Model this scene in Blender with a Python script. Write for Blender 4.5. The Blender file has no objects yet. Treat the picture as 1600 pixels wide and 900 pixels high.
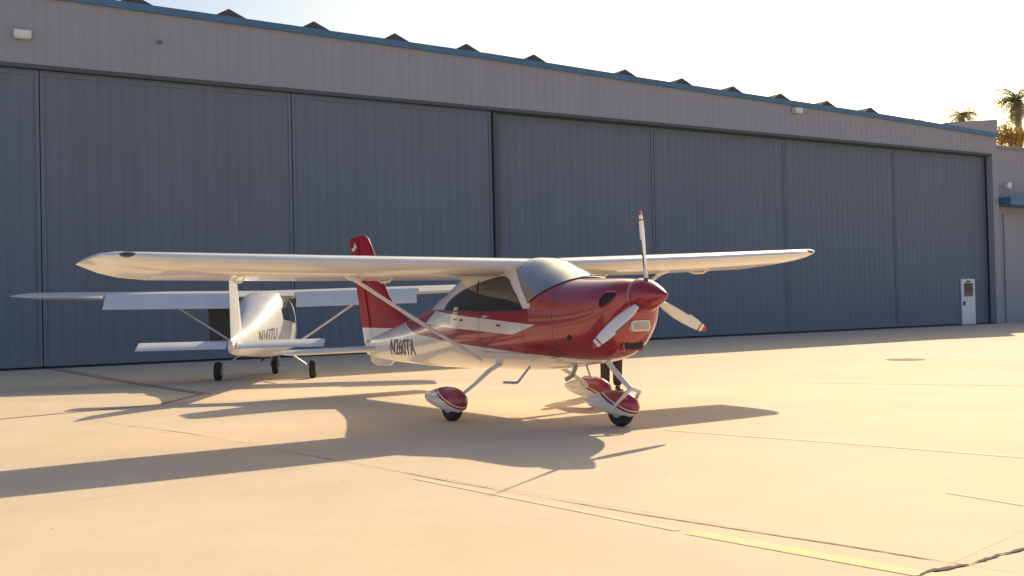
import bpy, bmesh, math, random
from mathutils import Vector, Matrix
R = math.radians
random.seed(7)
C = bpy.context.scene.collection
scn = bpy.context.scene
# ------------------------------------------------------------------ camera
H = 1.42
cam = bpy.data.cameras.new('camera'); cam.sensor_width = 36; cam.lens = 36; cam.clip_end = 4000; cam.clip_start = .05
co = bpy.data.objects.new('camera', cam); C.objects.link(co)
MC = Matrix.Translation((0,0,H)) @ Matrix.Rotation(R(90.913),4,'X') @ Matrix.Rotation(R(-1.29),4,'Z')
co.matrix_world = MC
scn.camera = co
def ray(px,py):
    return (MC.to_3x3() @ Vector(((px-800)/1600,(450-py)/1600,-1))).normalized()
def G(px,py,z=0.0):
    d = ray(px,py); t = (z-H)/d.z
    return Vector((d.x*t,d.y*t,z))
# ------------------------------------------------------------------ node helpers
def newmat(name):
    m = bpy.data.materials.new(name); m.use_nodes = True
    nt = m.node_tree; b = nt.nodes['Principled BSDF']
    return m, nt, b
class N:
    def __init__(s, nt): s.nt = nt
    def m(s, op, a, b=None, c=None):
        n = s.nt.nodes.new('ShaderNodeMath'); n.operation = op
        for i,v in enumerate((a,b,c)):
            if v is None: continue
            if isinstance(v,(int,float)): n.inputs[i].default_value = v
            else: s.nt.links.new(v, n.inputs[i])
        return n.outputs[0]
    def xyz(s, kind='Object'):
        t = s.nt.nodes.new('ShaderNodeTexCoord'); p = s.nt.nodes.new('ShaderNodeSeparateXYZ')
        s.nt.links.new(t.outputs[kind], p.inputs[0]); s.co = t.outputs[kind]
        return p.outputs[0], p.outputs[1], p.outputs[2]
    def noise(s, scale, detail=4, rough=.55, vec=None):
        n = s.nt.nodes.new('ShaderNodeTexNoise'); n.inputs['Scale'].default_value = scale
        n.inputs['Detail'].default_value = detail; n.inputs['Roughness'].default_value = rough
        s.nt.links.new(vec if vec is not None else s.co, n.inputs['Vector'])
        return n.outputs['Fac']
    def mix(s, f, a, b, blend='MIX'):
        n = s.nt.nodes.new('ShaderNodeMix'); n.data_type = 'RGBA'; n.blend_type = blend
        if isinstance(f,(int,float)): n.inputs[0].default_value = f
        else: s.nt.links.new(f, n.inputs[0])
        for k,v in ((6,a),(7,b)):
            if isinstance(v,(tuple,list)): n.inputs[k].default_value = (*v[:3],1)
            else: s.nt.links.new(v, n.inputs[k])
        return n.outputs[2]
    def ramp(s, f, p0, p1, v0=0., v1=1.):
        n = s.nt.nodes.new('ShaderNodeMapRange')
        n.inputs[1].default_value=p0; n.inputs[2].default_value=p1; n.inputs[3].default_value=v0; n.inputs[4].default_value=v1
        s.nt.links.new(f, n.inputs[0]); return n.outputs[0]
    def bump(s, h, b, strength=.3, dist=.01):
        n = s.nt.nodes.new('ShaderNodeBump'); n.inputs['Strength'].default_value=strength; n.inputs['Distance'].default_value=dist
        s.nt.links.new(h, n.inputs['Height']); s.nt.links.new(n.outputs[0], b.inputs['Normal'])
    def link(s,a,b): s.nt.links.new(a,b)
def simple(name, col, rough=.5, metal=0, coat=0, var=.12, scale=6, bump=0):
    m, nt, b = newmat(name); n = N(nt); n.xyz()
    f = n.noise(scale, 3)
    dark = tuple(c*(1-var) for c in col); lite = tuple(min(1,c*(1+var*.7)) for c in col)
    n.link(n.mix(n.ramp(f,.3,.7), dark, lite), b.inputs['Base Color'])
    b.inputs['Roughness'].default_value = rough; b.inputs['Metallic'].default_value = metal
    b.inputs['Coat Weight'].default_value = coat; b.inputs['Coat Roughness'].default_value = .06
    if bump: n.bump(n.noise(scale*8,3), b, bump, .01)
    return m
WHITE=(.84,.81,.77); RED=(.36,.014,.03)
M = {}
M['white'] = simple('white aircraft paint', WHITE, .28, 0, .6, .05, 3)
M['white2'] = simple('white aircraft paint shaded', (.72,.71,.71), .4, 0, .3, .06, 3)  # darker white: the rear airplane's shade is put into the paint colour
M['red'] = simple('red aircraft paint', RED, .25, .15, 1, .1, 3)
M['rubber'] = simple('black rubber', (.035,.032,.032), .8, 0, 0, .3, 30, .2)
M['black'] = simple('black opening', (.014,.013,.014), .6)
M['dark'] = simple('dark grey plastic', (.06,.058,.06), .45)
M['grey'] = simple('grey plastic', (.22,.21,.2), .5)
M['metal'] = simple('brushed metal', (.55,.54,.52), .35, .8)
M['glass'] = simple('tinted window', (.035,.036,.04), .06, 0, 1, .1)
M['lens'] = simple('lamp lens', (.8,.8,.75), .1, 0, 1, .05)
M['ink'] = simple('dark lettering', (.10,.09,.11), .4)
M['ink2'] = simple('faded grey lettering', (.20,.19,.20), .4)
M['doorwhite'] = simple('white door paint', (.88,.88,.88), .5, 0, 0, .04)
# ------------------------------------------------------------------ mesh helpers
class MB:
    def __init__(s): s.v=[]; s.f=[]
    def ring_loft(s, rings, caps=True, closed=True):
        n=len(rings[0]); o=len(s.v)
        for r in rings: s.v += [tuple(p) for p in r]
        for i in range(len(rings)-1):
            for j in range(n if closed else n-1):
                a=o+i*n+j; b=o+i*n+(j+1)%n
                s.f.append((a,b,b+n,a+n))
        if caps and closed:
            s.f.append(tuple(o+j for j in range(n))[::-1]); k=o+(len(rings)-1)*n
            s.f.append(tuple(k+j for j in range(n)))
        return s
    def box(s, c, d, rot=None):
        o=len(s.v)
        for x in (-1,1):
            for y in (-1,1):
                for z in (-1,1):
                    p=Vector((x*d[0]/2,y*d[1]/2,z*d[2]/2))
                    if rot: p=rot@p
                    s.v.append(tuple(p+Vector(c)))
        for f in ((0,1,3,2),(4,6,7,5),(0,4,5,1),(2,3,7,6),(0,2,6,4),(1,5,7,3)): s.f.append(tuple(o+i for i in f))
        return s
    def tube(s, pts, rad, n=12, sx=1, up=None):
        pts=[Vector(p) for p in pts]
        if not isinstance(rad,(list,tuple)): rad=[rad]*len(pts)
        rings=[]
        for i,p in enumerate(pts):
            t=(pts[min(i+1,len(pts)-1)]-pts[max(i-1,0)]).normalized()
            u=Vector(up) if up else (Vector((0,0,1)) if abs(t.z)<.9 else Vector((1,0,0)))
            a=(u-t*u.dot(t)).normalized(); b=t.cross(a)
            rings.append([p+(a*math.cos(k*2*math.pi/n)*sx+b*math.sin(k*2*math.pi/n))*rad[i] for k in range(n)])
        return s.ring_loft(rings)
    def prism(s, poly, axis, a, b):
        def P(u,v,w):
            return {'x':(w,u,v),'y':(u,w,v),'z':(u,v,w)}[axis]
        return s.ring_loft([[P(u,v,a) for u,v in poly],[P(u,v,b) for u,v in poly]])
    def build(s, name, mat, parent=None, smooth=35, loc=None):
        me=bpy.data.meshes.new(name); me.from_pydata(s.v,[],s.f)
        bm=bmesh.new(); bm.from_mesh(me); bmesh.ops.recalc_face_normals(bm,faces=bm.faces); bm.to_mesh(me); bm.free()
        if smooth:
            for p in me.polygons: p.use_smooth=True
            me.set_sharp_from_angle(angle=R(smooth))
        me.materials.append(mat)
        o=bpy.data.objects.new(name,me); C.objects.link(o)
        if parent: o.parent=parent
        if loc: o.location=loc
        return o
def empty(name,loc,rz=0,label=None,cat=None,group=None):
    o=bpy.data.objects.new(name,None); C.objects.link(o); o.location=loc; o.rotation_euler=(0,0,rz); o.empty_display_size=.3
    tag(o,label,cat,group); return o
def tag(o,label=None,cat=None,group=None,kind=None):
    if label: o['label']=label
    if cat: o['category']=cat
    if group: o['group']=group
    if kind: o['kind']=kind
    return o
def hermite(tab, x):
    n=len(tab)
    if x>=tab[0][0]: return tab[0][1:]
    if x<=tab[-1][0]: return tab[-1][1:]
    for i in range(n-1):
        if tab[i][0]>=x>=tab[i+1][0]: break
    x0,x1=tab[i][0],tab[i+1][0]; h=x1-x0; t=(x-x0)/h; out=[]
    for k in range(1,len(tab[0])):
        def sl(j):
            if j==0 or j==n-1: return (tab[min(j+1,n-1)][k]-tab[max(j-1,0)][k])/(tab[min(j+1,n-1)][0]-tab[max(j-1,0)][0])
            da=(tab[j][k]-tab[j-1][k])/(tab[j][0]-tab[j-1][0]); db=(tab[j+1][k]-tab[j][k])/(tab[j+1][0]-tab[j][0])
            return 0 if da*db<=0 else 2*da*db/(da+db)
        m0,m1=sl(i),sl(i+1)
        t2,t3=t*t,t*t*t
        out.append((2*t3-3*t2+1)*tab[i][k]+(t3-2*t2+t)*h*m0+(-2*t3+3*t2)*tab[i+1][k]+(t3-t2)*h*m1)
    return out
class Hull:
    def __init__(s,tab): s.tab=tab
    def p(s,x,phi,off=0):
        zt,zc,zb,hw,n=hermite(s.tab,x)
        c,sn=math.cos(phi),math.sin(phi)
        y=(hw)*math.copysign(abs(sn)**(2/n),sn)
        h=(zt-zc) if c>=0 else (zc-zb)
        z=zc+h*math.copysign(abs(c)**(2/n),c)
        q=Vector((x,y,z))
        if off:
            e=1e-3
            a=s.p(x+e,phi)-s.p(x-e,phi); b=s.p(x,phi+e)-s.p(x,phi-e)
            nn=b.cross(a)
            if nn.length<1e-12: nn=Vector((0,y,z-zc))
            nn.normalize()
            if nn.dot(Vector((0,y,z-zc)))<0: nn=-nn
            q=q+nn*off
        return q
    def ys(s,x,z):
        zt,zc,zb,hw,n=hermite(s.tab,x)
        h=(zt-zc) if z>=zc else (zc-zb)
        c=min(1,abs(z-zc)/h)**(n/2)
        return hw*max(0,1-c*c)**(1/n)
    def mesh(s,xs,nphi=56):
        mb=MB(); mb.ring_loft([[s.p(x,k*2*math.pi/nphi) for k in range(nphi)] for x in xs]); return mb
    def side_patch(s,x0,x1,zt,zb,side,off=.006,nx=30,nz=8):
        mb=MB(); rows=[]
        for i in range(nx+1):
            x=x0+(x1-x0)*i/nx; a,b=zt(x),zb(x)
            rows.append([(x,side*(s.ys(x,b+(a-b)*j/nz)+off),b+(a-b)*j/nz) for j in range(nz+1)])
        mb.ring_loft(rows,caps=False,closed=False); return mb
    def edge(s,x,phi,rx,rp,off,n,e,skew,r=1):
        row=[]
        for j in range(n):
            a=j*2*math.pi/n; cx,sx=math.cos(a),math.sin(a)
            cx=math.copysign(abs(cx)**e,cx); sx=math.copysign(abs(sx)**e,sx)
            row.append(s.p(x+rx*r*cx+skew*r*sx,phi+rp*r*sx,off))
        return row
    def disc(s,x,phi,rx,rp,off=.005,n=24,e=1.0,skew=0):
        mb=MB(); mb.ring_loft([s.edge(x,phi,rx,rp,off,n,e,skew,k/4) for k in range(5)],caps=False); return mb
def lerp_tab(pts):
    def f(x):
        if x>=pts[0][0]: return pts[0][1]
        for a,b in zip(pts,pts[1:]):
            if a[0]>=x>=b[0]: return a[1]+(b[1]-a[1])*(x-a[0])/(b[0]-a[0])
        return pts[-1][1]
    return f
def foil(sec, c0, c1, th=.15, camber=.02, n=12):
    y,xl,xt,zl,zt=sec[:5]; tk=sec[5] if len(sec)>5 else th; c=xl-xt; out=[]
    def yt(s): return 5*tk*(.2969*math.sqrt(max(s,0))-.126*s-.3516*s*s+.2843*s**3-.1015*s**4)+.0015
    ss=[c0+(c1-c0)*(.5-.5*math.cos(math.pi*i/n)) for i in range(n+1)]
    for s in reversed(ss): out.append((xl-s*c,y,zl+(zt-zl)*s+c*(camber*4*s*(1-s)+yt(s))))
    for s in (ss if c0>0 else ss[1:]): out.append((xl-s*c,y,zl+(zt-zl)*s+c*(camber*4*s*(1-s)-yt(s))))
    return out
def sec_at(secs,y):
    for a,b in zip(secs,secs[1:]):
        if (a[0]-y)*(b[0]-y)<=0:
            t=0 if b[0]==a[0] else (y-a[0])/(b[0]-a[0]); return [p+(q-p)*t for p,q in zip(a,b)]
    return list(secs[-1])
def text_obj(body, mapf, name, mat, parent, bold=.012):
    cu=bpy.data.curves.new('text','FONT'); cu.body=body; cu.size=1; cu.offset=bold; cu.resolution_u=4
    ob=bpy.data.objects.new('text',cu); C.objects.link(ob)
    bpy.context.view_layer.update()
    me=bpy.data.meshes.new_from_object(ob.evaluated_get(bpy.context.evaluated_depsgraph_get()))
    bpy.data.objects.remove(ob)
    bm=bmesh.new(); bm.from_mesh(me); bmesh.ops.triangulate(bm,faces=bm.faces)
    for _ in range(3):
        le=[e for e in bm.edges if e.calc_length()>.12]
        if le: bmesh.ops.subdivide_edges(bm,edges=le,cuts=1); bmesh.ops.triangulate(bm,faces=bm.faces)
    bm.to_mesh(me); bm.free()
    xs=[v.co.x for v in me.vertices]; ys=[v.co.y for v in me.vertices]
    x0,x1,y0,y1=min(xs),max(xs),min(ys),max(ys)
    for v in me.vertices: v.co=mapf((v.co.x-x0)/(x1-x0),(v.co.y-y0)/(y1-y0))
    me.materials.clear(); me.materials.append(mat)
    o=bpy.data.objects.new(name,me); C.objects.link(o); o.parent=parent; return o
# ------------------------------------------------------------------ world and sun
AZ,EL=24.3,31.3
S=Vector((math.sin(R(AZ))*math.cos(R(EL)),math.cos(R(AZ))*math.cos(R(EL)),math.sin(R(EL))))
w=bpy.data.worlds.new('World'); scn.world=w; w.use_nodes=True; nt=w.node_tree
bg=nt.nodes['Background']; sky=nt.nodes.new('ShaderNodeTexSky'); sky.sky_type='NISHITA'; sky.sun_disc=False
sky.sun_elevation=R(EL); sky.sun_rotation=R(AZ); sky.air_density=1.0; sky.dust_density=2.0; sky.ozone_density=1.0
wn_=N(nt); tc=nt.nodes.new('ShaderNodeTexCoord'); dp=nt.nodes.new('ShaderNodeVectorMath'); dp.operation='DOT_PRODUCT'
nt.links.new(tc.outputs['Generated'],dp.inputs[0]); dp.inputs[1].default_value=S
tint=wn_.mix(wn_.ramp(dp.outputs['Value'],.62,.93),(.94,.95,1.02),(1.02,.95,.68))
nt.links.new(wn_.mix(1.0,sky.outputs[0],tint,'MULTIPLY'),bg.inputs[0]); bg.inputs[1].default_value=.15
sl=bpy.data.lights.new('sun','SUN'); sl.energy=5; sl.angle=R(.5); sl.color=(1,.83,.56)
so=bpy.data.objects.new('sun',sl); C.objects.link(so); so.rotation_euler=S.to_track_quat('Z','Y').to_euler(); so.location=(20,40,40)
scn.view_settings.view_transform='Standard'; scn.view_settings.look='None'; scn.view_settings.exposure=0
# ------------------------------------------------------------------ ground
def ground_mat():
    m,nt,b=newmat('concrete apron'); n=N(nt); x,y,z=n.xyz()
    u=n.m('ADD',n.m('MULTIPLY',x,.72),n.m('MULTIPLY',y,.694)); u=n.m('DIVIDE',n.m('SUBTRACT',u,5.43),3.6)
    v=n.m('ADD',n.m('MULTIPLY',x,.694),n.m('MULTIPLY',y,-.72)); v=n.m('DIVIDE',n.m('ADD',v,7.92),5.6)
    nz=n.noise(.9,4,.6); big=n.noise(.12,3,.6); fine=n.noise(28,4,.7); mid=n.noise(3.2,4,.65)
    def line(c,per,wd):
        w=n.m('MULTIPLY',n.m('SUBTRACT',fine,.5),.02/per)
        f=n.m('ABSOLUTE',n.m('SUBTRACT',n.m('FRACT',n.m('ADD',n.m('ADD',c,.5),w)),.5))
        return n.m('LESS_THAN',f,wd/per)
    j=n.m('MAXIMUM',line(u,3.6,.008),line(v,5.6,.006))
    j=n.m('MULTIPLY',j,n.ramp(mid,.3,.6,.12,.42))
    wn=nt.nodes.new('ShaderNodeTexWhiteNoise'); cb=nt.nodes.new('ShaderNodeCombineXYZ')
    n.link(n.m('FLOOR',u),cb.inputs[0]); n.link(n.m('FLOOR',v),cb.inputs[1]); n.link(cb.outputs[0],wn.inputs[0])
    col=n.mix(n.ramp(nz,.3,.7),(.73,.56,.385),(.81,.64,.455))
    col=n.mix(n.ramp(big,.4,.7,0,.45),col,(.63,.49,.35))
    col=n.mix(n.ramp(mid,.55,.75,0,.28),col,(.58,.44,.31))
    col=n.mix(n.m('MULTIPLY',wn.outputs[0],.25),col,(.88,.73,.54))
    col=n.mix(n.ramp(fine,.35,.7,0,.16),col,(.48,.37,.27))
    vo=nt.nodes.new('ShaderNodeTexVoronoi'); vo.inputs['Scale'].default_value=1.1; n.link(n.co,vo.inputs['Vector'])
    sp=n.m('MULTIPLY',n.m('LESS_THAN',vo.outputs['Distance'],.018),.5)
    col=n.mix(sp,col,(.15,.11,.08))
    col=n.mix(j,col,(.24,.18,.12))
    n.link(col,b.inputs['Base Color']); b.inputs['Roughness'].default_value=.82; b.inputs['Specular IOR Level'].default_value=.3
    n.bump(n.m('SUBTRACT',fine,n.m('MULTIPLY',j,2)),b,.3,.006)
    return m
gm=ground_mat()
mb=MB(); E=1500; mb.v=[(-E,-200,0),(E,-200,0),(E,3000,0),(-E,3000,0)]; mb.f=[(0,1,2,3)]
g=mb.build('ground',gm,smooth=0); tag(g,kind='structure')
def ribbon(name,pts,wd,mat,z,jag=0,sub=1):
    P=[Vector((p.x,p.y,0)) for p in pts]; Q=[]
    for a,b in zip(P,P[1:]):
        for i in range(sub): Q.append(a.lerp(b,i/sub))
    Q.append(P[-1]); L=[];Rr=[]; off=0; ww=wd/2
    for i,p in enumerate(Q):
        t=(Q[min(i+1,len(Q)-1)]-Q[max(i-1,0)]).normalized(); nn=Vector((-t.y,t.x,0))
        off=off*.85+random.uniform(-jag,jag)
        if jag: ww=max(wd*.12,min(wd,ww+random.uniform(-.2,.2)*wd))
        p=p+nn*off
        L.append((*(p+nn*ww).xy,z)); Rr.append((*(p-nn*ww).xy,z))
    mb=MB(); mb.ring_loft([L,Rr],caps=False,closed=False)
    o=mb.build(name,mat,smooth=0); tag(o,kind='structure'); return o
crk=simple('crack filler',(.10,.07,.05),.9,0,0,.4,20)
crk2=simple('dusty joint filler',(.22,.16,.11),.9,0,0,.5,14)
GC=(.76,.60,.42)
def paint_mat(name,col,amt=.7):
    m,nt,b=newmat(name); n=N(nt); n.xyz(); f=n.noise(6,6,.75)
    n.link(n.mix(n.ramp(f,.40,.66),tuple(c*amt+g_*(1-amt) for c,g_ in zip(col,GC)),GC),b.inputs['Base Color']); b.inputs['Roughness'].default_value=.82; return m
ypaint=paint_mat('worn yellow paint',(.90,.70,.26),.9)
fpaint=paint_mat('faded yellow paint',(.90,.74,.36),.6)
ribbon('pavement_crack',[G(520,718),G(700,752),G(1000,804),G(1350,858),G(1510,884)],.0075,crk2,.003,.002,50)
ribbon('pavement_crack',[G(1400,910),G(1455,893),G(1520,882),G(1560,868),G(1640,850)],.022,crk,.006,.004,26)
ribbon('pavement_crack',[G(100,652),G(300,678),G(520,718)],.010,crk2,.003,.002,30)
ribbon('painted_line',[G(1080,832),G(1440,897),G(1700,945)],.13,ypaint,.003)
ribbon('painted_line',[G(1040,672),G(1300,691),G(1700,723)],.09,fpaint,.003)
ribbon('painted_line',[G(650,748),G(1060,829)],.06,fpaint,.003)
ribbon('painted_line',[G(1250,598),G(1700,604)],.09,fpaint,.003)
ribbon('painted_line',[G(1480,770),G(1700,806)],.05,fpaint,.003)
tarm=simple('tar seam',(.26,.20,.15),.9)
ribbon('drain_channel',[G(80,577),G(210,600),G(315,616),G(250,632),G(0,655)],.09,tarm,.003)
ribbon('drain_channel',[G(95,577),G(225,600),G(330,616)],.04,crk,.003)
mb=MB(); c0=G(1415,562); mb.ring_loft([[(c0.x+r*math.cos(a*math.pi/16),c0.y+r*math.sin(a*math.pi/16),zz) for a in range(32)] for r,zz in ((.42,.001),(.41,.006),(.3,.007))])
cov=mb.build('manhole_cover',simple('worn dark iron',(.26,.20,.15),.9,0,0,.3,9)); tag(cov,'round dark utility cover set in the concrete apron right of the airplanes','manhole cover')
# ------------------------------------------------------------------ hangar
HO=(-13.1,26.3,0); HA=math.atan2(.5185,.855)
def metal_wall(name,c,var=.14,streak=.14,seam=0):
    m,nt,b=newmat(name); n=N(nt); x,y,z=n.xyz()
    mp=nt.nodes.new('ShaderNodeMapping'); mp.inputs['Scale'].default_value=(1,1,.06); n.link(n.co,mp.inputs[0])
    st=n.noise(5,4,.6,mp.outputs[0]); bl=n.noise(.35,3,.6)
    pn=n.m('FLOOR',n.m('DIVIDE',x,.96)); wn=nt.nodes.new('ShaderNodeTexWhiteNoise'); wn.noise_dimensions='1D'; n.link(pn,wn.inputs['W'])
    col=n.mix(n.ramp(st,.3,.7),tuple(k*(1-streak) for k in c),tuple(k*(1+streak*.5) for k in c))
    col=n.mix(n.ramp(bl,.35,.7,0,.5),col,tuple(k*(1-var) for k in c))
    col=n.mix(n.m('MULTIPLY',wn.outputs[0],.3),col,tuple(k*.86 for k in c))
    col=n.mix(n.ramp(z,0,.7,.3,0),col,(.33,.31,.3))
    n.link(col,b.inputs['Base Color']); b.inputs['Roughness'].default_value=.6; return m
mdoor=metal_wall('blue grey ribbed door',(.180,.206,.256),streak=.10); mdoor2=metal_wall('blue grey ribbed door cooler',(.165,.205,.262),streak=.10)
mfas=metal_wall('grey ribbed cladding',(.355,.36,.395),streak=.06,var=.08)
mblue=simple('blue roof trim',(.08,.19,.32),.5,0,0,.15,2)
mroof=simple('grey roof sheet',(.3,.3,.3),.6); mdk=simple('dark rail',(.10,.105,.12),.7)
hang=empty('hangar_building',HO,HA,'long grey hangar with tall blue ribbed sliding doors and blue roof trim','hangar')
HD=7.93
ftop=lerp_tab([(46,.98),(41.4,1.02),(34.5,1.28),(21.3,1.60),(14.6,1.80),(0,2.03),(-14,2.2)])
XE=42.2
def top(x): return HD+ftop(x)
mb=MB(); xs=[-14,0,14.6,21.3,34.5,XE]
mb.ring_loft([[(x,0,HD+.06),(x,0,top(x)-.16),(x,.2,top(x)-.16),(x,.2,HD+.06)] for x in xs])
x=-13.9
while x<XE-.1:
    mb.box((x,-.001,(HD+.1+top(x)-.2)/2),(.03,.009,top(x)-HD-.32)); x+=.32
mb.build('fascia_wall',mfas,hang,smooth=0)
mb=MB(); mb.ring_loft([[(x,-.09,top(x)-.18),(x,-.09,top(x)+.02),(x,.3,top(x)+.02),(x,.3,top(x)-.14)] for x in xs]); mb.build('roof_trim',mblue,hang,smooth=0)
mb=MB(); mb.ring_loft([[(x,.3,top(x)-.1),(x,.3,top(x)-.02),(x,34,top(x)-.5),(x,34,top(x)-.6)] for x in xs]); mb.build('roof',mroof,hang,smooth=0)
mb=MB(); mb.box((14,34,4),(56,.2,8)); mb.box((XE-.1,17.5,4.3),(.2,33,8.6)); mb.box((-14,17.5,4.5),(.2,33,9)); mb.box((14,1.2,4.6),(56,.1,9)); mb.build('rear_wall',mfas,hang,smooth=0)
mb=MB(); mb.box((14,.22,HD+.0),(55.8,.5,.1)); mb.build('door_rail',mdk,hang,smooth=0)
mb=MB(); mb.box((14,.25,.012),(55.6,.6,.024)); mb.build('floor_track',mdk,hang,smooth=0)
seams=[-12.5,-5.76,.96,7.83,14.72,21.8,28.6,35.3,41.75]
for i,(a,b) in enumerate(zip(seams,seams[1:])):
    yy=.12 if b<15 else .36
    mb=MB(); mb.box(((a+b)/2,yy+.06,HD/2),(b-a-.02,.1,HD-.12))
    x=a+.16
    while x<b-.05: mb.box((x,yy+.0085,HD/2),(.03,.01,HD-.3)); x+=.32
    for e in (a+.06,b-.06): mb.box((e,yy-.002,HD/2),(.09,.03,HD-.14))
    mb.box(((a+b)/2,yy+.0,HD-.16),(b-a-.2,.03,.1)); mb.box(((a+b)/2,yy+.0,.14),(b-a-.2,.04,.16))
    mb.build('sliding_door',mdoor2 if i>3 or i%2 else mdoor,hang,smooth=0)
mb=MB(); mb.box((14.84,.2,HD/2-.05),(.16,.36,HD-.14)); mb.build('door_post',mdk,hang,smooth=0)
mb=MB(); mb.box((41.98,.1,HD/2+.0),(.42,.3,HD+.1)); mb.build('corner_post',mfas,hang,smooth=0)
mb=MB(); mb.prism([(38.6,top(38.6)+.03),(XE+.05,top(XE)+.03),(XE+.05,top(XE)+.68),(38.6,top(38.6)+.16)],'y',-.05,.25); mb.build('parapet',mfas,hang,smooth=0)
mvent=simple('dark rusty roof monitor',(.12,.095,.09),.8)
for vx in (-1.6,1.0,3.55,6.2,8.8,11.5,14.1,16.75,20.7,23.4,26.0,28.6,31.3,34.0):
    zz=top(vx)-.05
    mb=MB(); mb.prism([(vx-.72,zz),(vx+.72,zz-.02),(vx+.72,zz+.05),(vx-.12,zz+.42),(vx-.72,zz+.07)],'y',.35,9); mb.build('roof_monitor',mvent,hang,smooth=0)
for lx,lz in ((.55,8.72),(28.9,8.98)):
    mb=MB(); mb.box((lx,-.12,lz),(.42,.2,.2)); l=mb.build('wall_lamp',M['white2'],hang,smooth=0)
    mb=MB(); mb.box((lx,-.14,lz-.112),(.34,.14,.02)); mb.box((lx,-.228,lz),(.36,.012,.13)); mb.build('lamp_lens',M['lens'],l,smooth=0)
mb=MB(); mb.tube([(4.0,0,8.95),(4.0,-.16,8.93)],.02,8); mb.box((4.0,-.18,8.9),(.10,.2,.07)); mb.build('security_camera',M['grey'],hang)
dx=40.2
mb=MB(); mb.box((dx,.33,1.07),(.98,.06,2.1)); d=mb.build('personnel_door',M['doorwhite'],hang,smooth=0)
mb=MB(); mb.box((dx,.29,1.62),(.62,.03,.62)); mb.build('door_window',M['glass'],d,smooth=0)
mb=MB(); mb.box((dx-.36,.27,1.0),(.06,.06,.2)); mb.build('door_handle',M['dark'],d,smooth=0)
mb=MB(); mb.box((dx,.29,2.0),(.3,.02,.07)); mb.build('door_sign',M['dark'],d,smooth=0)
an=empty('annex_building',Matrix.Rotation(HA,4,'Z')@Vector((42.3,.5,0))+Vector(HO),HA,'lower grey annex with blue canopy beyond the right end of the long hangar','building')
mb=MB(); mb.box((9,6,4.2),(18,12,8.4)); 
x=.1
while x<17.9: mb.box((x,-.001,4.2),(.03,.009,8.3)); x+=.32
mb.build('wall',mfas,an,smooth=0)
mb=MB(); mb.box((9,6,8.46),(18.2,12.2,.12)); mb.build('roof',mroof,an,smooth=0)
mb=MB(); mb.box((9.0,-.55,5.75),(17.9,1.0,.38)); mb.build('canopy',mblue,an,smooth=0)
mb=MB(); mb.box((5,-.03,2.6),(8,.04,5.2)); 
for k in range(10): mb.box((5,-.05,.4+.5*k),(7.9,.015,.04))
mb.build('roller_door',mfas,an,smooth=0)
mb=MB(); mb.box((1.3,-.12,6.6),(.3,.2,.25)); mb.build('wall_lamp',M['lens'],an,smooth=0)
# ------------------------------------------------------------------ red and white aircraft
PO=(1.48,11.3,0); TH=57.5
hull=Hull([(-.09,1.60,1.47,1.33,.17,2.0),(-.12,1.63,1.45,1.18,.26,2.1),(-.18,1.66,1.42,1.03,.335,2.2),(-.28,1.68,1.38,.91,.395,2.35),(-.45,1.69,1.33,.80,.445,2.5),(-.7,1.70,1.28,.73,.49,2.6),
 (-1.05,1.72,1.24,.68,.54,2.6),(-1.5,1.86,1.22,.62,.59,2.5),(-1.95,2.0,1.2,.58,.605,2.55),(-2.6,2.01,1.18,.56,.605,2.6),(-3.2,1.96,1.15,.55,.59,2.5),(-4.0,1.68,1.08,.53,.48,2.3),(-4.72,1.43,1.0,.52,.37,2.2),(-5.76,1.19,.87,.53,.25,2.1),(-7.0,.95,.76,.57,.13,2),(-7.35,.88,.74,.62,.06,2)])
def livery():
    m,nt,b=newmat('red and white livery'); n=N(nt); x,y,z=n.xyz(); m_=n.m
    lt=lambda a,b_: m_('LESS_THAN',a,b_); gt=lambda a,b_: m_('GREATER_THAN',a,b_)
    AND=lambda *a: a[0] if len(a)==1 else m_('MULTIPLY',a[0],AND(*a[1:]))
    lin=lambda k,c: m_('MULTIPLY_ADD',x,k,c)
    A=lt(z,lin(-.059,.79-1.15*.059))
    B=AND(lt(z,lin(-.0657,1.17-1.36*.0657)),gt(z,lin(-.0448,1.05-1.82*.0448)),
          lt(m_('MULTIPLY_ADD',z,-3.9,x),-1.36-1.17*3.9),gt(m_('MULTIPLY_ADD',z,-2.0,x),-4.15-1.35*2.0))
    Cc=lt(m_('MULTIPLY_ADD',z,4.0,x),-5.0+1.03*4)
    D=AND(lt(x,-1.47),gt(x,-4.35),gt(z,m_('MULTIPLY_ADD',x,-.0,1.365)))
    D=AND(D,lt(m_('MULTIPLY_ADD',z,-1.3,x),-1.47-1.38*1.3+.6))
    wht=m_('MAXIMUM',m_('MAXIMUM',A,B),m_('MAXIMUM',Cc,D))
    f=n.noise(2.5,3)
    rc=n.mix(n.ramp(f,.3,.7),(.33,.012,.027),(.39,.016,.034)); wc=n.mix(n.ramp(f,.3,.7),(.80,.77,.73),(.86,.83,.79))
    n.link(n.mix(wht,rc,wc),b.inputs['Base Color'])
    n.link(n.m('MULTIPLY',n.m('SUBTRACT',1,wht),.2),b.inputs['Metallic'])
    b.inputs['Roughness'].default_value=.28; b.inputs['Coat Weight'].default_value=1; b.inputs['Coat Roughness'].default_value=.02; b.inputs['Coat IOR'].default_value=1.65
    return m
ac=empty('light_aircraft',PO,R(-TH),'red and white high-wing propeller airplane parked in the sun, three-blade propeller facing right','airplane')
xs=[-.09,-.1,-.11,-.12,-.14,-.16,-.18,-.21,-.25,-.3,-.36,-.42,-.5]+[-.5-.1*i for i in range(1,69)]+[-7.35]
mb=hull.mesh(xs,72); mb.build('fuselage',livery(),ac,smooth=60)
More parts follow.
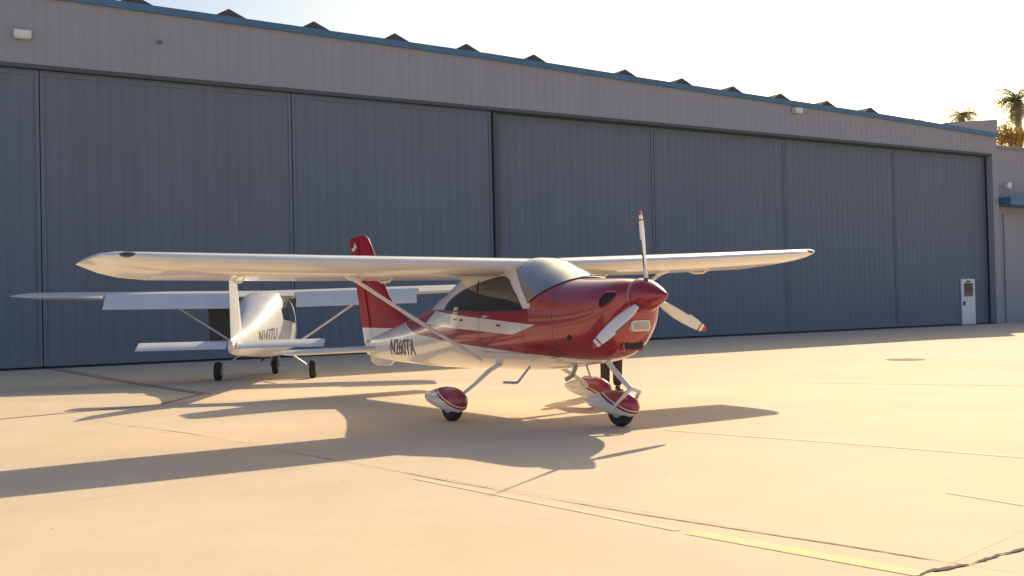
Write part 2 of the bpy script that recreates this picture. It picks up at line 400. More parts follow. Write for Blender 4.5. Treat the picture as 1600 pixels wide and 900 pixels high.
def screen_mat():
    m,nt,b=newmat('glossy windscreen with painted glow'); n=N(nt); x,y,z=n.xyz()
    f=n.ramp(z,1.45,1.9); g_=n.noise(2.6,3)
    c=n.mix(f,(.10,.095,.105),(.34,.325,.34)); c=n.mix(n.ramp(g_,.40,.6,0,.6),c,(.15,.14,.15))  # paler top paints in the bright background seen through the glass
    n.link(c,b.inputs['Base Color']); b.inputs['Roughness'].default_value=.10; b.inputs['Coat Weight'].default_value=1; b.inputs['Coat Roughness'].default_value=.02; b.inputs['IOR'].default_value=2.0; b.inputs['Coat IOR'].default_value=1.9
    return m
def screen(off):
    mb=MB(); rows=[]
    for i in range(13):
        v=i/12; row=[]
        for j in range(33):
            u=-1+2*j/32; ph=u*R(76+(34-76)*v)
            xb=-1.0-.5*abs(u)**2.2; xt=-1.97-.08*u*u
            row.append(hull.p(xb*(1-v)+xt*v,ph,off))
        rows.append(row)
    mb.ring_loft(rows,caps=False,closed=False); return mb,rows
mb,rows=screen(.007); ws=mb.build('windscreen',screen_mat(),ac,smooth=60)
mb=MB(); mb.tube([p for p in rows[0]],.007,6); mb.build('windscreen_seal',M['dark'],ws)
wt=lerp_tab([(-1.60,1.37),(-1.75,1.53),(-2.0,1.73),(-2.12,1.775),(-2.3,1.775),(-2.6,1.73),(-3.1,1.63),(-3.4,1.54),(-3.6,1.46),(-3.7,1.39)])
wb=lerp_tab([(-1.6,1.35),(-1.7,1.345),(-2.6,1.34),(-3.6,1.35),(-3.7,1.37)])
for s in (-1,1):
    f=hull.side_patch(-1.60,-3.70,wt,wb,s,.008,42,8).build('side_window',M['glass'],ac,smooth=60)
    mb=MB(); mb.tube([(x,s*(hull.ys(x,wb(x))+.008),wb(x)) for x in [-1.6-.1*i for i in range(22)]],.008,6)
    xx=-2.62; mb.tube([(xx-.02*t,s*(hull.ys(xx,wb(xx)+(wt(xx)-wb(xx))*t/6)+.009),wb(xx)+(wt(xx)-wb(xx))*t/6) for t in range(7)],.008,6)
    mb.build('window_frame',M['dark'],f)
    mb=MB()
    for xx,z0,z1 in ((-1.62,.82,1.34),(-2.62,.82,1.34)):
        mb.tube([(xx,s*(hull.ys(xx,z0+(z1-z0)*t/8)+.0),z0+(z1-z0)*t/8) for t in range(9)],.003,5)
    mb.tube([(-1.62-.05*t,s*(hull.ys(-1.62-.05*t,.82)+.0),.82) for t in range(21)],.003,5)
    mb.build('door_seam',M['dark'],ac)
    mb=MB(); mb.box((-2.45,s*(hull.ys(-2.45,1.27)+.01),1.27),(.12,.02,.035)); mb.build('door_handle',M['metal'],ac)
for s in (-1,1):
    def mp(u,v,s=s):
        uu=u if s<0 else 1-u
        x=-6.04+1.03*uu+(.07*(v-.5)*(1 if s<0 else -1)); z=.66+.255*v+.02*uu
        return Vector((x,s*(hull.ys(x,z)+.006),z))
    text_obj('N260TA',mp,'registration_number',M['ink'],ac,.01)
for k,(xx,zz,w_) in enumerate(((-3.3,1.235,.06),(-3.1,1.225,.045),(-2.15,1.16,.05))):
    mb=MB(); mb.f=[(0,1,2,3)]
    mb.v= [(xx-w_,-(hull.ys(xx-w_,zz-.012)+.006),zz-.012),(xx+w_,-(hull.ys(xx+w_,zz-.012)+.006),zz-.012),(xx+w_*1.3,-(hull.ys(xx+w_,zz+.014)+.006),zz+.014),(xx-w_*.6,-(hull.ys(xx-w_,zz+.014)+.006),zz+.014)]
    mb.build('stripe_emblem',M['red'],ac,smooth=0)
for s in (-1,1):
    a_=(-.24,s*R(78),.085,R(13)); it=hull.disc(*a_,.006,28,.7,s*-.02).build('air_intake',M['black'],ac,smooth=60)
    e_=hull.edge(*a_,.006,28,.7,s*-.02); mb=MB(); mb.tube(e_+[e_[0],e_[1]],.012,8); mb.build('intake_lip',M['red'],it)
    hull.disc(-.80,s*R(110),.045,R(4),.005,4,.9).build('cowl_vent',M['black'],ac,smooth=0)
    mb=MB()
    for a in range(6):
        for bq in range(4):
            xx=-1.02-.045*a; ph=s*R(122+5*bq); p=hull.p(xx,ph,.001); mb.box(p,(.022,.01,.010))
    mb.build('cowl_louvre',M['dark'],ac,smooth=0)
    mb=MB(); mb.tube([hull.p(-.2-.04*t,s*R(96),0) for t in range(22)],.003,5); mb.tube([hull.p(-1.06,s*R(30+5*t),0) for t in range(22)],.003,5); mb.build('cowl_seam',M['dark'],ac)
def rrect(cy,cz,w_,h_,r=.03,n=5):
    pts=[]
    for qx,qy,a0 in ((1,1,0),(-1,1,90),(-1,-1,180),(1,-1,270)):
        for k in range(n): 
            a=R(a0+90*k/(n-1)); pts.append((cy+qx*(w_/2-r)+r*math.cos(a),cz+qy*(h_/2-r)+r*math.sin(a)))
    return pts
mb=MB(); mb.prism(rrect(0,1.15,.26,.12),'x',-.22,-.10); ll=mb.build('landing_light',M['white'],ac)
mb=MB(); mb.prism(rrect(0,1.15,.22,.085,.02),'x',-.11,-.095); mb.build('lamp_lens',simple('amber lens',(.5,.45,.36),.08,0,1),ll)
mb=MB(); mb.prism(rrect(0,.93,.30,.13,.04),'x',-.4,-.24); li=mb.build('lower_intake',M['red'],ac)
mb=MB(); mb.prism(rrect(0,.93,.25,.09,.03),'x',-.26,-.235); mb.build('intake_opening',M['black'],li)
mb=MB(); prof=[(-.085,.195),(-.05,.195),(0,.188),(.06,.170),(.13,.142),(.2,.106),(.26,.072),(.31,.041),(.345,.016),(.352,.002)]
mb.ring_loft([[(x,r*math.cos(k*math.pi/18),1.48+r*math.sin(k*math.pi/18)) for k in range(36)] for x,r in prof]); sp=mb.build('spinner',M['red'],ac,smooth=50)
mb=MB(); mb.ring_loft([[(x,r*math.cos(k*math.pi/18),1.48+r*math.sin(k*math.pi/18)) for k in range(36)] for x,r in ((-.1,.197),(-.083,.199),(-.075,.1965))]); mb.build('spinner_ring',M['metal'],sp,smooth=30)
def blade_mat():
    m,nt,b=newmat('propeller blade paint'); n=N(nt); x,y,z=n.xyz()
    dark=n.m('MAXIMUM',n.m('LESS_THAN',z,.2),n.m('MULTIPLY',n.m('LESS_THAN',z,.62),n.m('LESS_THAN',y,-.040)))
    red=n.m('MAXIMUM',n.m('GREATER_THAN',z,.89),n.m('MULTIPLY',n.m('GREATER_THAN',z,.83),n.m('LESS_THAN',z,.85)))
    c=n.mix(red,(.82,.79,.74),(.45,.03,.04)); c=n.mix(dark,c,(.09,.085,.085))
    n.link(c,b.inputs['Base Color']); b.inputs['Roughness'].default_value=.35; b.inputs['Coat Weight'].default_value=.5; return m
bm_=blade_mat()
bt=[(0.10,.032,.032,60),(.2,.036,.026,52),(.3,.052,.02,42),(.45,.068,.014,34),(.6,.068,.010,28),(.75,.060,.008,24),(.87,.046,.006,21),(.93,.028,.004,20),(.948,.010,.003,20)]
def blade():
    mb=MB(); rings=[]
    for r,c,t,tw in bt:
        ring=[]; tw=-tw
        for k in range(16):
            a=k*math.pi/8; yy=c*math.cos(a); xx=t*math.sin(a)
            ca,sa=math.cos(R(tw)),math.sin(R(tw))
            ring.append((xx*ca+yy*sa,yy*ca-xx*sa,r))
        rings.append(ring)
    return mb.ring_loft(rings)
for ang in (4.5,124.5,-115.5):
    o=blade().build('propeller_blade',bm_,ac,smooth=50,loc=(.02,0,1.48)); o.rotation_euler=(R(ang),0,0)
base=[(0,-1.9,-3.36,1.905,1.765,.15),(2.8,-1.91,-3.36,1.935,1.77,.15),(4.6,-1.99,-3.27,1.975,1.79,.145),(4.9,-2.04,-3.26,1.99,1.82,.13),(5.1,-2.14,-3.30,2.005,1.875,.11),(5.22,-2.32,-3.36,2.01,1.93,.08),(5.28,-2.62,-3.40,2.0,1.96,.05),(5.30,-2.95,-3.42,1.985,1.97,.03)]
for s in (-1,1):
    secs=[(s*(a[0]*(1.0 if s<0 else 1.02)),a[1],a[2],a[3]+(.13*a[0]/5.2 if s>0 else 0),a[4]+(.13*a[0]/5.2 if s>0 else 0),a[5]) for a in base]
    mb=MB()
    def rng(y0,y1):
        ys=sorted(set([y0,y1]+[abs(q[0]) for q in secs if y0<abs(q[0])<y1]))
        return [sec_at(secs,s*y) for y in ys]
    mb.ring_loft([foil(q,0,1) for q in rng(0,.62)]); mb.ring_loft([foil(q,0,.745) for q in rng(.62,4.62)]); mb.ring_loft([foil(q,0,1) for q in rng(4.62,abs(secs[-1][0])-.0001)])
    wg=mb.build('wing',M['white'],ac,smooth=45)
    mb=MB(); mb.ring_loft([foil(q,.749,1) for q in rng(.63,2.96)]); mb.build('flap',M['white'],wg,smooth=30)
    mb=MB(); mb.ring_loft([foil(q,.749,1) for q in rng(2.98,4.61)]); mb.build('aileron',M['white'],wg,smooth=30)
    q=sec_at(secs,s*5.02)
    mb=MB(); rr=[]
    for k in range(7):
        a=math.pi*k/6-math.pi/2; rr.append([(q[1]-.06+.10*math.sin(a)*.9+.0,q[0]+s*(-.02)+s*.13*math.cos(b_*math.pi/8)*math.cos(a)*.8,q[3]+.012+.035*math.cos(a)*math.sin(b_*math.pi/8)) for b_ in range(16)])
    mb.ring_loft(rr); mb.build('wingtip_light',M['glass'],wg)
    for yy in (1.7,3.6):
        q=sec_at(secs,s*yy); mb=MB(); mb.tube([(q[2]+.55,s*yy,q[4]+.02),(q[2]+.38,s*yy,q[4]-.03),(q[2]+.2,s*yy,q[4]-.03),(q[2]+.06,s*yy,q[4]+.0)],[.006,.016,.016,.006],8); mb.build('hinge_fairing',M['white'],wg)
    mb=MB(); zt=1.80+(.06 if s>0 else 0)
    mb.tube([(-2.74,s*.5,.70),(-2.62,s*1.5,1.25),(-2.5,s*2.45,zt)],.024,12,1.0); 
    o=mb.build('wing_strut',M['white'],ac)
    mb=MB(); mb.tube([(-2.5,s*2.3,zt-.06),(-2.48,s*2.45,zt+.0),(-2.47,s*2.55,zt+.06)],[.03,.05,.03],10); mb.build('strut_fairing',M['white'],o)
    yw=1.17 if s<0 else 1.05
    pts=[(-2.50,s*.35,.66),(-2.48,s*.55,.58),(-2.43,s*.8,.42),(-2.38,s*(yw-.06),.25)]
    rings=[]
    for (px,py,pz),(a,b_) in zip(pts,((.085,.03),(.075,.026),(.055,.022),(.045,.02))):
        rings.append([(px+a*math.cos(k*math.pi/6),py+b_*math.sin(k*math.pi/6)*.6,pz+b_*math.sin(k*math.pi/6)) for k in range(12)])
    mb=MB(); mb.ring_loft(rings); mb.build('landing_gear_leg',M['white'],ac,smooth=50)
    mb=MB(); mb.tube([(-1.72,s*.42,.66),(-1.80,s*.55,.47),(-1.83,s*.62,.455)],.014,8); mb.tube([(-1.80,s*.56,.462),(-2.02,s*.62,.458)],.016,8); mb.build('boarding_step',M['metal'],ac)
def fair_mat():
    m,nt,b=newmat('red and white wheel fairing'); n=N(nt); x,y,z=n.xyz()
    red=n.m('GREATER_THAN',n.m('MULTIPLY_ADD',x,.34,z),.055)
    line=n.m('MULTIPLY',n.m('GREATER_THAN',n.m('MULTIPLY_ADD',x,.34,z),.085),n.m('LESS_THAN',n.m('MULTIPLY_ADD',x,.34,z),.1))
    f=n.m('SUBTRACT',red,line)
    n.link(n.mix(f,(.82,.79,.74),(.37,.014,.03)),b.inputs['Base Color']); b.inputs['Roughness'].default_value=.3; b.inputs['Coat Weight'].default_value=1; b.inputs['Coat Roughness'].default_value=.05; return m
fm=fair_mat()
def fairing(sc=1):
    prof=[(.31,.01,.04,.02),(.295,.055,.08,.065),(.25,.088,.12,.105),(.15,.112,.16,.135),(.03,.12,.18,.14),(-.12,.118,.178,.13),(-.30,.098,.155,.105),(-.48,.065,.115,.075),(-.62,.032,.08,.045),(-.71,.006,.05,-.01)]
    mb=MB(); rings=[]
    for x,wd,tp,bt_ in prof:
        ring=[]
        for k in range(24):
            a=k*math.pi/12; c=math.cos(a); sn=math.sin(a)
            ring.append((x*sc,wd*sn*sc,(.05+( (tp)*c if c>0 else (bt_+.0)*c))*sc))
        rings.append(ring)
    return mb.ring_loft(rings)
def tyre(r=.19,wd=.13):
    mb=MB(); pr=[(-.5,.55),(-.5,.80),(-.42,.93),(-.25,.99),(0,1),(.25,.99),(.42,.93),(.5,.80),(.5,.55)]
    mb.ring_loft([[(r*q*math.cos(k*math.pi/16),p*wd,r*q*math.sin(k*math.pi/16)) for k in range(32)] for p,q in pr]); return mb
def hubm(r=.105,wd=.12):
    mb=MB(); pr=[(-.5,.3),(-.48,.9),(-.4,1),(.4,1),(.48,.9),(.5,.3)]
    mb.ring_loft([[(r*q*math.cos(k*math.pi/12),p*wd,r*q*math.sin(k*math.pi/12)) for k in range(24)] for p,q in pr]); return mb
for wx,wy in ((-2.36,-1.17),(-2.36,1.05),(-.505,0)):
    t=tyre().build('tyre',M['rubber'],ac,loc=(wx,wy,.19)); hubm(.1,.136).build('wheel_hub',M['metal'],t)
    fairing(1.0 if wx<-1 else .95).build('wheel_fairing',fm,ac,smooth=60,loc=(wx,wy,.19))
mb=MB(); mb.tube([(-.80,0,.80),(-.60,0,.63),(-.30,0,.43)],[.034,.032,.03],12); 
o=mb.build('nose_strut',M['white'],ac)
for s in (-1,1):
    mb=MB(); mb.tube([(-.30,s*.01,.44),(-.27,s*.09,.40),(-.40,s*.125,.28),(-.505,s*.125,.2)],[.024,.024,.02,.018],8); mb.build('nose_fork',M['white'],o)
def fin_loft(rows):
    mb=MB(); rings=[]
    for z,a,b_,t in rows:
        n=8
        ss=[(.5-.5*math.cos(math.pi*i/n)) for i in range(n+1)]
        f=lambda s_: t*(1.48*math.sqrt(s_)-.63*s_-1.758*s_*s_+1.42*s_**3-.5*s_**4)*1.0+.002
        ring=[(a+(b_-a)*s_,f(s_),z) for s_ in ss]+[(a+(b_-a)*s_,-f(s_),z) for s_ in reversed(ss[1:])]
        rings.append(ring)
    return mb.ring_loft(rings)
def fin_mat():
    m,nt,b=newmat('red fin with white base'); n=N(nt); x,y,z=n.xyz()
    f=n.m('LESS_THAN',z,1.075)
    n.link(n.mix(f,RED,WHITE),b.inputs['Base Color']); b.inputs['Roughness'].default_value=.5; b.inputs['Specular IOR Level'].default_value=.3; return m
fmat=fin_mat()
def fx(z,pts):
    for a,b_ in zip(pts,pts[1:]):
        if a[0]<=z<=b_[0]: return a[1]+(b_[1]-a[1])*(z-a[0])/(b_[0]-a[0])
    return pts[-1][1]
LE=[(.8,-5.6),(1.16,-5.72),(1.4,-6.25),(1.6,-6.5),(1.85,-6.72),(2.45,-7.14),(2.6,-7.28),(2.66,-7.42)]
TE=[(.8,-7.50),(2.6,-8.06),(2.66,-7.99)]
hin=lambda z: -7.15-(z-.8)*.30
zs=[.8,1.0,1.16,1.3,1.45,1.6,1.85,2.15,2.45,2.6]
fin_loft([(z,fx(z,LE),hin(z)+.005,.085*(1 if z<2.4 else .8)) for z in zs]+[(2.66,-7.40,hin(2.66)+.005,.045)]).build('vertical_fin',fmat,ac,smooth=50)
mb=MB(); mb.ring_loft([[(hin(z)-.004,.022,z),(hin(z)+.0,0,z),(hin(z)-.004,-.022,z),(fx(z,TE),-.004,z),(fx(z,TE),.004,z)] for z in (.8,1.2,1.6,2.0,2.4,2.6)]+[[(hin(2.66)-.006,.01,2.66),(hin(2.66)-.0,0,2.66),(hin(2.66)-.006,-.01,2.66),(-7.97,-.003,2.655),(-7.97,.003,2.655)]]); mb.build('rudder',fmat,ac,smooth=0)
mb=MB(); em=[(-7.86,2.42),(-7.80,2.40),(-7.74,2.42),(-7.66,2.47),(-7.70,2.51),(-7.73,2.56),(-7.78,2.50),(-7.80,2.46),(-7.85,2.47),(-7.88,2.45)]
mb.v=[(x-.04,-.03,z) for x,z in em]; mb.f=[tuple(range(len(em)))]; mb.build('fin_emblem',M['white'],ac,smooth=0)
for s in (-1,1):
    ss=[(s*.03,-6.72,-7.55,.735,.725,.13),(s*1.5,-6.80,-7.55,.725,.715,.12),(s*1.66,-6.92,-7.53,.72,.715,.07)]
    mb=MB(); mb.ring_loft([foil(q,0,1,camber=0) for q in ss]); mb.build('tailplane',M['white'],ac,smooth=40)
mb=MB(); mb.prism([(-6.3,.56),(-7.25,.60),(-7.2,.50),(-6.95,.44),(-6.55,.46)],'y',-.02,.02); mb.build('ventral_fin',M['white'],ac,smooth=0)
mb=MB(); mb.tube([(-3.0,-.2,1.95),(-3.1,-.2,2.25)],[.006,.002],6); mb.build('antenna',M['dark'],ac)
mb=MB(); mb.tube([(-1.15,-.12,.72),(-1.25,-.13,.55),(-1.36,-.14,.50)],.028,10); mb.build('exhaust_pipe',M['metal'],ac)
# ------------------------------------------------------------------ white aircraft behind
hd=Vector((-.12,.993)); ang2=math.atan2(hd.y,hd.x)
aw=empty('light_aircraft',(-5.08,21.0,0),ang2,'white high-wing propeller airplane seen from its tail, parked against the hangar with flaps down','airplane')
h2=Hull([(2.75,1.12,.95,.80,.12,2),(2.6,1.22,.95,.70,.32,2.1),(2.0,1.30,.95,.58,.45,2.3),(1.5,1.36,.98,.52,.50,2.6),(.9,1.78,1.0,.47,.54,3),(0,1.81,1.0,.46,.54,3),(-.9,1.68,1.0,.50,.46,2.8),(-1.8,1.42,.96,.55,.34,2.5),(-3,1.18,.90,.62,.21,2.3),(-4.2,1.02,.87,.69,.10,2),(-4.65,.95,.84,.74,.04,2)])
h2.mesh([2.75-.1*i for i in range(75)],40).build('fuselage',M['white2'],aw,smooth=60)
w2=lerp_tab([(.75,1.3),(.3,1.64),(-.4,1.56),(-.85,1.42)]); w2b=lerp_tab([(.75,1.12),(-.85,1.22)])
for s in (-1,1):
    h2.side_patch(.75,-.85,w2,w2b,s,.008,24,6).build('side_window',M['glass'],aw,smooth=60)
mb=MB(); rows=[]
for i in range(9):
    rows.append([h2.p(1.42-.5*i/8,R(-60+120*j/16),.008) for j in range(17)])
mb.ring_loft(rows,caps=False,closed=False); mb.build('windscreen',M['glass'],aw,smooth=60)
for s in (-1,1):
    secs=[(0,1.0,-.35,1.72,1.69,.13),(s*3.2,1.0,-.35,1.76,1.73,.13),(s*4.6,.92,-.28,1.79,1.77,.12),(s*4.82,.75,-.25,1.80,1.79,.08),(s*4.9,.5,-.2,1.80,1.80,.04)]
    mb=MB()
    mb.ring_loft([foil(q,0,1) for q in (secs[0],sec_at(secs,s*.6))]); mb.ring_loft([foil(q,0,.74) for q in (sec_at(secs,s*.6),sec_at(secs,s*3.15))]); mb.ring_loft([foil(q,0,1) for q in [sec_at(secs,s*3.15)]+secs[1:]])
    wg=mb.build('wing',M['white2'],aw,smooth=45)
    mb=MB()
    q0=sec_at(secs,s*.66);q1=sec_at(secs,s*3.1)
    def fl(q):
        y=q[0]; xa=q[1]-.74*(q[1]-q[2]); za=q[3]-.03
        return [(xa+.0,y,za+.05),(xa-.06,y,za+.075),(xa-.2,y,za-.03),(xa-.36,y,za-.22),(xa-.365,y,za-.235),(xa-.2,y,za-.09),(xa-.04,y,za-.02)]
    mb.ring_loft([fl(q0),fl(q1)]); mb.build('flap',M['white2'],wg,smooth=30)
    for yy in (1.0,2.8):
        mb=MB(); mb.box((-.02,s*yy,1.66),(.3,.02,.08)); mb.build('flap_hinge',M['dark'],wg,smooth=0)
    mb=MB(); mb.tube([(.35,s*.48,.62),(.35,s*2.05,1.68)],.022,10); mb.build('wing_strut',M['white2'],aw)
    mb=MB(); mb.ring_loft([[(.0+a*math.cos(k*math.pi/6),s*py,pz+.02*math.sin(k*math.pi/6)) for k in range(12)] for py,pz,a in ((.3,.6,.08),(.55,.48,.07),(.8,.3,.05),(.9,.2,.04))]); mb.build('landing_gear_leg',M['white2'],aw,smooth=50)
    ss=[(s*.03,-3.95,-4.35,.895,.885,.16),(s*1.38,-4.05,-4.38,.895,.885,.16),(s*1.46,-4.12,-4.38,.89,.885,.09)]
    mb=MB(); mb.ring_loft([foil(q,0,1,camber=0) for q in ss]); tp=mb.build('tailplane',M['white2'],aw,smooth=40)
    mb=MB(); mb.ring_loft([[(-4.33,y,.925),(-4.38,y,.93),(-4.66,y,.825),(-4.67,y,.81),(-4.42,y,.85),(-4.34,y,.875)] for y in (s*.08,s*1.47)]); mb.build('elevator',M['white2'],tp,smooth=40)
    t=tyre(.19,.14).build('tyre',M['rubber'],aw,loc=(0,s*.95,.19)); hubm(.1,.146).build('wheel_hub',M['metal'],t)
t=tyre(.17,.12).build('tyre',M['rubber'],aw,loc=(1.75,0,.17)); hubm(.09,.126).build('wheel_hub',M['metal'],t)
mb=MB(); mb.tube([(1.75,.09,.17),(1.78,.09,.38),(1.85,0,.42),(1.95,0,.75)],.025,8); mb.tube([(1.75,-.09,.17),(1.78,-.09,.38),(1.85,0,.42)],.02,8); mb.build('nose_strut',M['white2'],aw)
fin_loft([(z,-3.3-(z-.9)*.62,-4.62-(z-.9)*.08+.02,.065) for z in (.85,1.1,1.4,1.75,1.88)]+[(1.92,-4.1,-4.66,.04)]).build('vertical_fin',M['white2'],aw,smooth=50)
mb=MB(); mb.prism([(.60,.65),(1.22,.7),(1.25,1.55),(1.1,1.62),(.62,1.6)],'x',.72,.75); dr=mb.build('cabin_door',M['dark'],aw,smooth=0)
dr['label']='open dark cabin door'
mb=MB(); mb.ring_loft([[(x,r*math.cos(k*math.pi/12),.97+r*math.sin(k*math.pi/12)) for k in range(24)] for x,r in ((2.72,.16),(2.85,.14),(2.98,.08),(3.05,.01))]); mb.build('spinner',M['white2'],aw)
for a in (30,210):
    o=blade().build('propeller_blade',M['dark'],aw,smooth=50,loc=(2.8,0,.97)); o.rotation_euler=(R(a),0,0); o.scale=(1,1,.9)
def mp2(u,v):
    x=-2.85+1.4*u+.06*v; z=.83+.22*v+.03*u
    return Vector((x,-(h2.ys(x,z)+.006),z))
text_obj('N143TU',mp2,'registration_number',M['ink2'],aw,.0)
def mp3(u,v):
    x=-1.45-1.4*u-.06*v; z=.86+.22*v-.03*u
    return Vector((x,(h2.ys(x,z)+.006),z))
text_obj('N143TU',mp3,'registration_number',M['ink2'],aw,.0)
mb=MB(); mb.tube([(-.4,0,1.8),(-.5,0,2.0)],[.008,.003],6); mb.build('antenna',M['dark'],aw)
# ------------------------------------------------------------------ person behind the red airplane
pp=G(956,612)
per=empty('person',(pp.x,pp.y,0),R(8),'person in dark trousers standing behind the red airplane, only the legs showing under the nose','person')
def skin(name,verts,edges,rad,mat,root,parent,sub=2):
    me=bpy.data.meshes.new(name); me.from_pydata(verts,edges,[]); me.materials.append(mat)
    o=bpy.data.objects.new(name,me); C.objects.link(o); o.parent=parent
    md=o.modifiers.new('skin','SKIN'); md.use_smooth_shade=True
    for i,r in enumerate(rad):
        sv=me.skin_vertices[0].data[i]; sv.radius=(r,r) if not isinstance(r,tuple) else r; sv.use_root=(i==root)
    sb=o.modifiers.new('sub','SUBSURF'); sb.levels=sub; sb.render_levels=sub
    return o
mskin=simple('skin',(.42,.26,.18),.55); mtr=simple('dark trousers',(.06,.045,.045),.9,0,0,.3,12); msh=simple('grey shirt',(.16,.15,.16),.9,0,0,.2,8); mhair=simple('dark hair',(.03,.02,.015),.7)
V=[(0,0,.92),(0,.01,1.08),(0,0,1.26),(0,.01,1.40),(0,0,1.47),(0,-.02,1.54),(0,-.02,1.62)]; E_=[(i,i+1) for i in range(6)]; RR=[(.14,.1),(.12,.09),(.15,.10),(.08,.07),.05,(.075,.09),(.07,.085)]
for s in (-1,1):
    o=len(V); V+=[(s*.16,.01,1.37),(s*.22,.03,1.11),(s*.24,-.04,.87),(s*.245,-.055,.80)]; RR+=[.058,.042,.027,(.018,.032)]; E_+=[(3,o),(o,o+1),(o+1,o+2),(o+2,o+3)]
    for k,(fy,fl_) in enumerate(((-.085,.075),(-.065,.085),(-.045,.08),(-.027,.062))):
        q=len(V); V+=[(s*.245,fy,.76),(s*.235,fy-.005,.76-fl_*.55),(s*.215,fy-.005,.76-fl_)]; RR+=[.009,.008,.007]; E_+=[(o+3,q),(q,q+1),(q+1,q+2)]
    q=len(V); V+=[(s*.23,-.1,.80),(s*.222,-.115,.765)]; RR+=[.010,.008]; E_+=[(o+3,q),(q,q+1)]
    o=len(V); V+=[(s*.09,0,.86),(s*.10,-.015,.49),(s*.105,.02,.10),(s*.11,-.10,.04)]; RR+=[.085,.055,.036,.03]; E_+=[(0,o),(o,o+1),(o+1,o+2),(o+2,o+3)]
skin('body',V,E_,RR,mskin,0,per)
V=[(0,0,.99),(0,0,.91)];E_=[(0,1)];RR=[(.155,.115),(.155,.12)]
for s in (-1,1):
    o=len(V); V+=[(s*.095,0,.84),(s*.10,-.015,.50),(s*.10,.01,.28),(s*.10,.015,.08)]; RR+=[.105,.088,.08,.076]; E_+=[(1,o),(o,o+1),(o+1,o+2),(o+2,o+3)]
skin('trousers',V,E_,RR,mtr,1,per)
V=[(0,0,.95),(0,.01,1.1),(0,0,1.27),(0,.01,1.40)];E_=[(0,1),(1,2),(2,3)];RR=[(.16,.12),(.145,.115),(.17,.125),(.09,.08)]
for s in (-1,1):
    o=len(V); V+=[(s*.165,.01,1.365),(s*.2,.02,1.2)]; RR+=[.072,.062]; E_+=[(3,o),(o,o+1)]
skin('shirt',V,E_,RR,msh,2,per)
for s in (-1,1):
    mb=MB(); mb.ring_loft([[(s*.108+wd*math.cos(k*math.pi/8),y,max(0.004,hh+hr*math.sin(k*math.pi/8))) for k in range(16)] for y,wd,hh,hr in ((.09,.02,.04,.03),(.07,.04,.045,.045),(0,.046,.055,.055),(-.08,.048,.04,.04),(-.15,.042,.03,.03),(-.18,.015,.025,.02))]); mb.build('shoe',M['dark'],per,smooth=60)
mb=MB(); mb.ring_loft([[(r*math.cos(k*math.pi/10)*.085,.0+r*math.sin(k*math.pi/10)*.10,z) for k in range(20)] for z,r in ((1.58,1.0),(1.62,1.05),(1.66,.95),(1.69,.65),(1.705,.2))]); mb.build('hair',mhair,per,smooth=60)
mb=MB(); mb.tube([(0,-.10,1.60),(0,-.13,1.56),(0,-.105,1.555)],[.008,.014,.008],8); mb.build('nose',mskin,per)
for s in (-1,1):
    mb=MB(); mb.tube([(s*.03,-.100,1.59),(s*.03,-.108,1.59)],[.010,.006],8); mb.build('eye',M['black'],per)
    mb=MB(); mb.tube([(s*.078,-.02,1.60),(s*.088,-.01,1.58),(s*.078,-.015,1.55)],[.008,.012,.006],8); mb.build('ear',mskin,per)
mb=MB(); mb.tube([(-.022,-.098,1.525),(0,-.105,1.523),(.022,-.098,1.525)],.005,6); mb.build('mouth',simple('lips',(.3,.12,.1),.5),per)
# ------------------------------------------------------------------ palms and trees behind
def leaf_mat(name,c,tr=.4):
    m,nt,b=newmat(name); n=N(nt); n.xyz(); f=n.noise(1.5,4)
    col=n.mix(n.ramp(f,.3,.7),tuple(k*.6 for k in c),tuple(k*1.4 for k in c))
    n.link(col,b.inputs['Base Color']); b.inputs['Roughness'].default_value=.5
    t=nt.nodes.new('ShaderNodeBsdfTranslucent'); n.link(col,t.inputs[0]); ms=nt.nodes.new('ShaderNodeMixShader'); ms.inputs[0].default_value=tr
    n.link(b.outputs[0],ms.inputs[1]); n.link(t.outputs[0],ms.inputs[2]); n.link(ms.outputs[0],nt.nodes['Material Output'].inputs[0])
    return m
mpalm=leaf_mat('palm leaves',(.26,.24,.13),.5); mbark=simple('palm bark',(.34,.28,.2),.9,0,0,.3,4); mleaf=leaf_mat('dry yellow green leaves',(.48,.33,.10),.6)  # palm leaf colour is lightened to carry the distance haze
def at(px,py,Y):
    d=ray(px,py); t=Y/d.y; return Vector((d.x*t,Y,H+d.z*t))
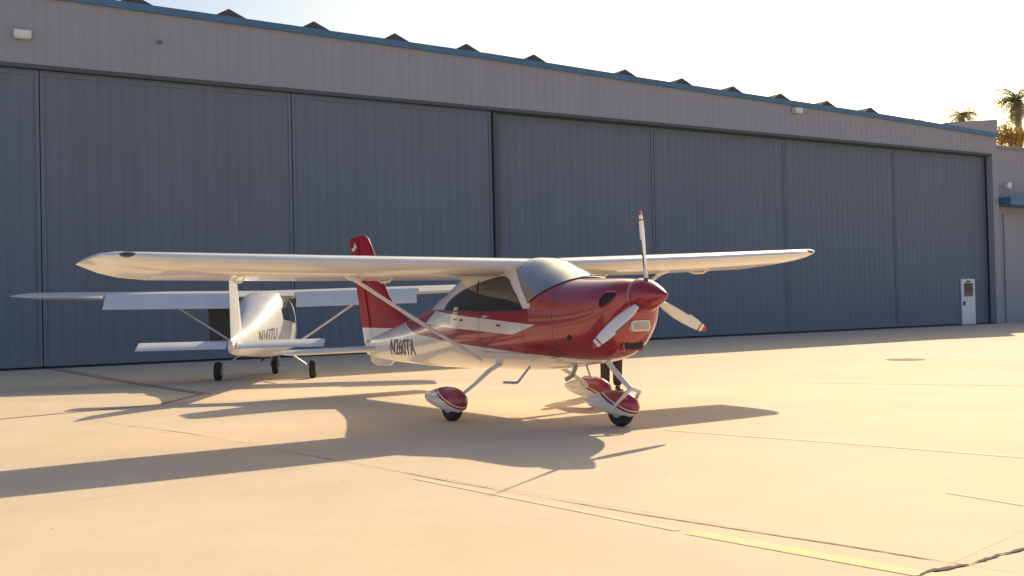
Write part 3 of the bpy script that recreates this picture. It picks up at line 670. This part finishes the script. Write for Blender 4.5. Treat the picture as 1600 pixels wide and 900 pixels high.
def palm(px,py,Y,rad,nf,label,rnd):
    rs=random.Random(rnd); c=at(px,py,Y)
    t=empty('palm_tree',(c.x,c.y,0),rs.random()*6,label,'palm tree')
    hh=c.z; mb=MB(); mb.tube([(.0,0,0),(.15,0,hh*.4),(.05,.05,hh*.8),(0,0,hh)],[.38,.28,.24,.26],12); mb.build('trunk',mbark,t)
    mb=MB()
    for i in range(nf):
        az=rs.uniform(0,2*math.pi); el=rs.uniform(-.9,1.35); L=rad*rs.uniform(.8,1.1)
        d=Vector((math.cos(az),math.sin(az),0)); side=Vector((-d.y,d.x,0)); p=Vector((0,0,hh)); e=el; n=14
        for k in range(n):
            f=k/n; stp=(d*math.cos(e)+Vector((0,0,1))*math.sin(e))*(L/n); q=p+stp; e-=.10+.08*f
            mb.tube([p,q],[.03*(1-f)+.008]*2,3)
            ll=L*.30*math.sin(math.pi*(.15+.8*f))
            for sgn in (-1,1):
                tip=p+side*sgn*ll*.8+stp.normalized()*ll*.6+Vector((0,0,-ll*rs.uniform(.2,.6)))
                o=len(mb.v); mb.v+=[tuple(p),tuple(p+(q-p)*.6),tuple(tip)]; mb.f.append((o,o+1,o+2))
            p=q
    mb.build('crown',mpalm,t,smooth=0)
palm(1502,182,95,2.0,36,'small palm tree behind the right end of the hangar roof',1)
palm(1590,158,85,2.3,42,'tall palm tree at the right edge above the grey annex',2)
palm(1432,193,110,1.3,26,'palm tree with only its frond tips showing above the blue roof trim',3)
def tree(px,py,Y,rx,rz,label,rnd):
    rs=random.Random(rnd); c=at(px,py,Y); t=empty('leafy_tree',(c.x,c.y,0),0,label,'tree')
    mb=MB(); mb.tube([(0,0,0),(.1,0,c.z*.5),(0,.1,c.z)],[.35,.25,.1],10)
    for k in range(9):
        a=rs.uniform(0,6.28); mb.tube([(0,.05,c.z*rs.uniform(.6,.85)),(math.cos(a)*rx*.6,math.sin(a)*rx*.6,c.z+rs.uniform(-.3,.5)*rz)],[.1,.03],6)
    mb.build('trunk',mbark,t)
    mb=MB(); cl=[(rs.gauss(0,.45)*rx,rs.gauss(0,.45)*rx,c.z+rs.gauss(0,.4)*rz) for _ in range(60)]
    for cx,cy,cz in cl:
        for _ in range(60):
            p=Vector((cx+rs.gauss(0,.28),cy+rs.gauss(0,.28),cz+rs.gauss(0,.22))); a=Vector((rs.uniform(-1,1),rs.uniform(-1,1),rs.uniform(-1,1))).normalized(); b=a.orthogonal().normalized(); s_=rs.uniform(.06,.13)
            o=len(mb.v); mb.v+=[tuple(p-a*s_),tuple(p+b*s_*.5),tuple(p+a*s_),tuple(p-b*s_*.5)]; mb.f.append((o,o+1,o+2,o+3))
    mb.build('crown',mleaf,t,smooth=0)
tree(1580,214,72,1.4,.9,'yellow green leafy tree showing above the annex roof below the tall palm','5')
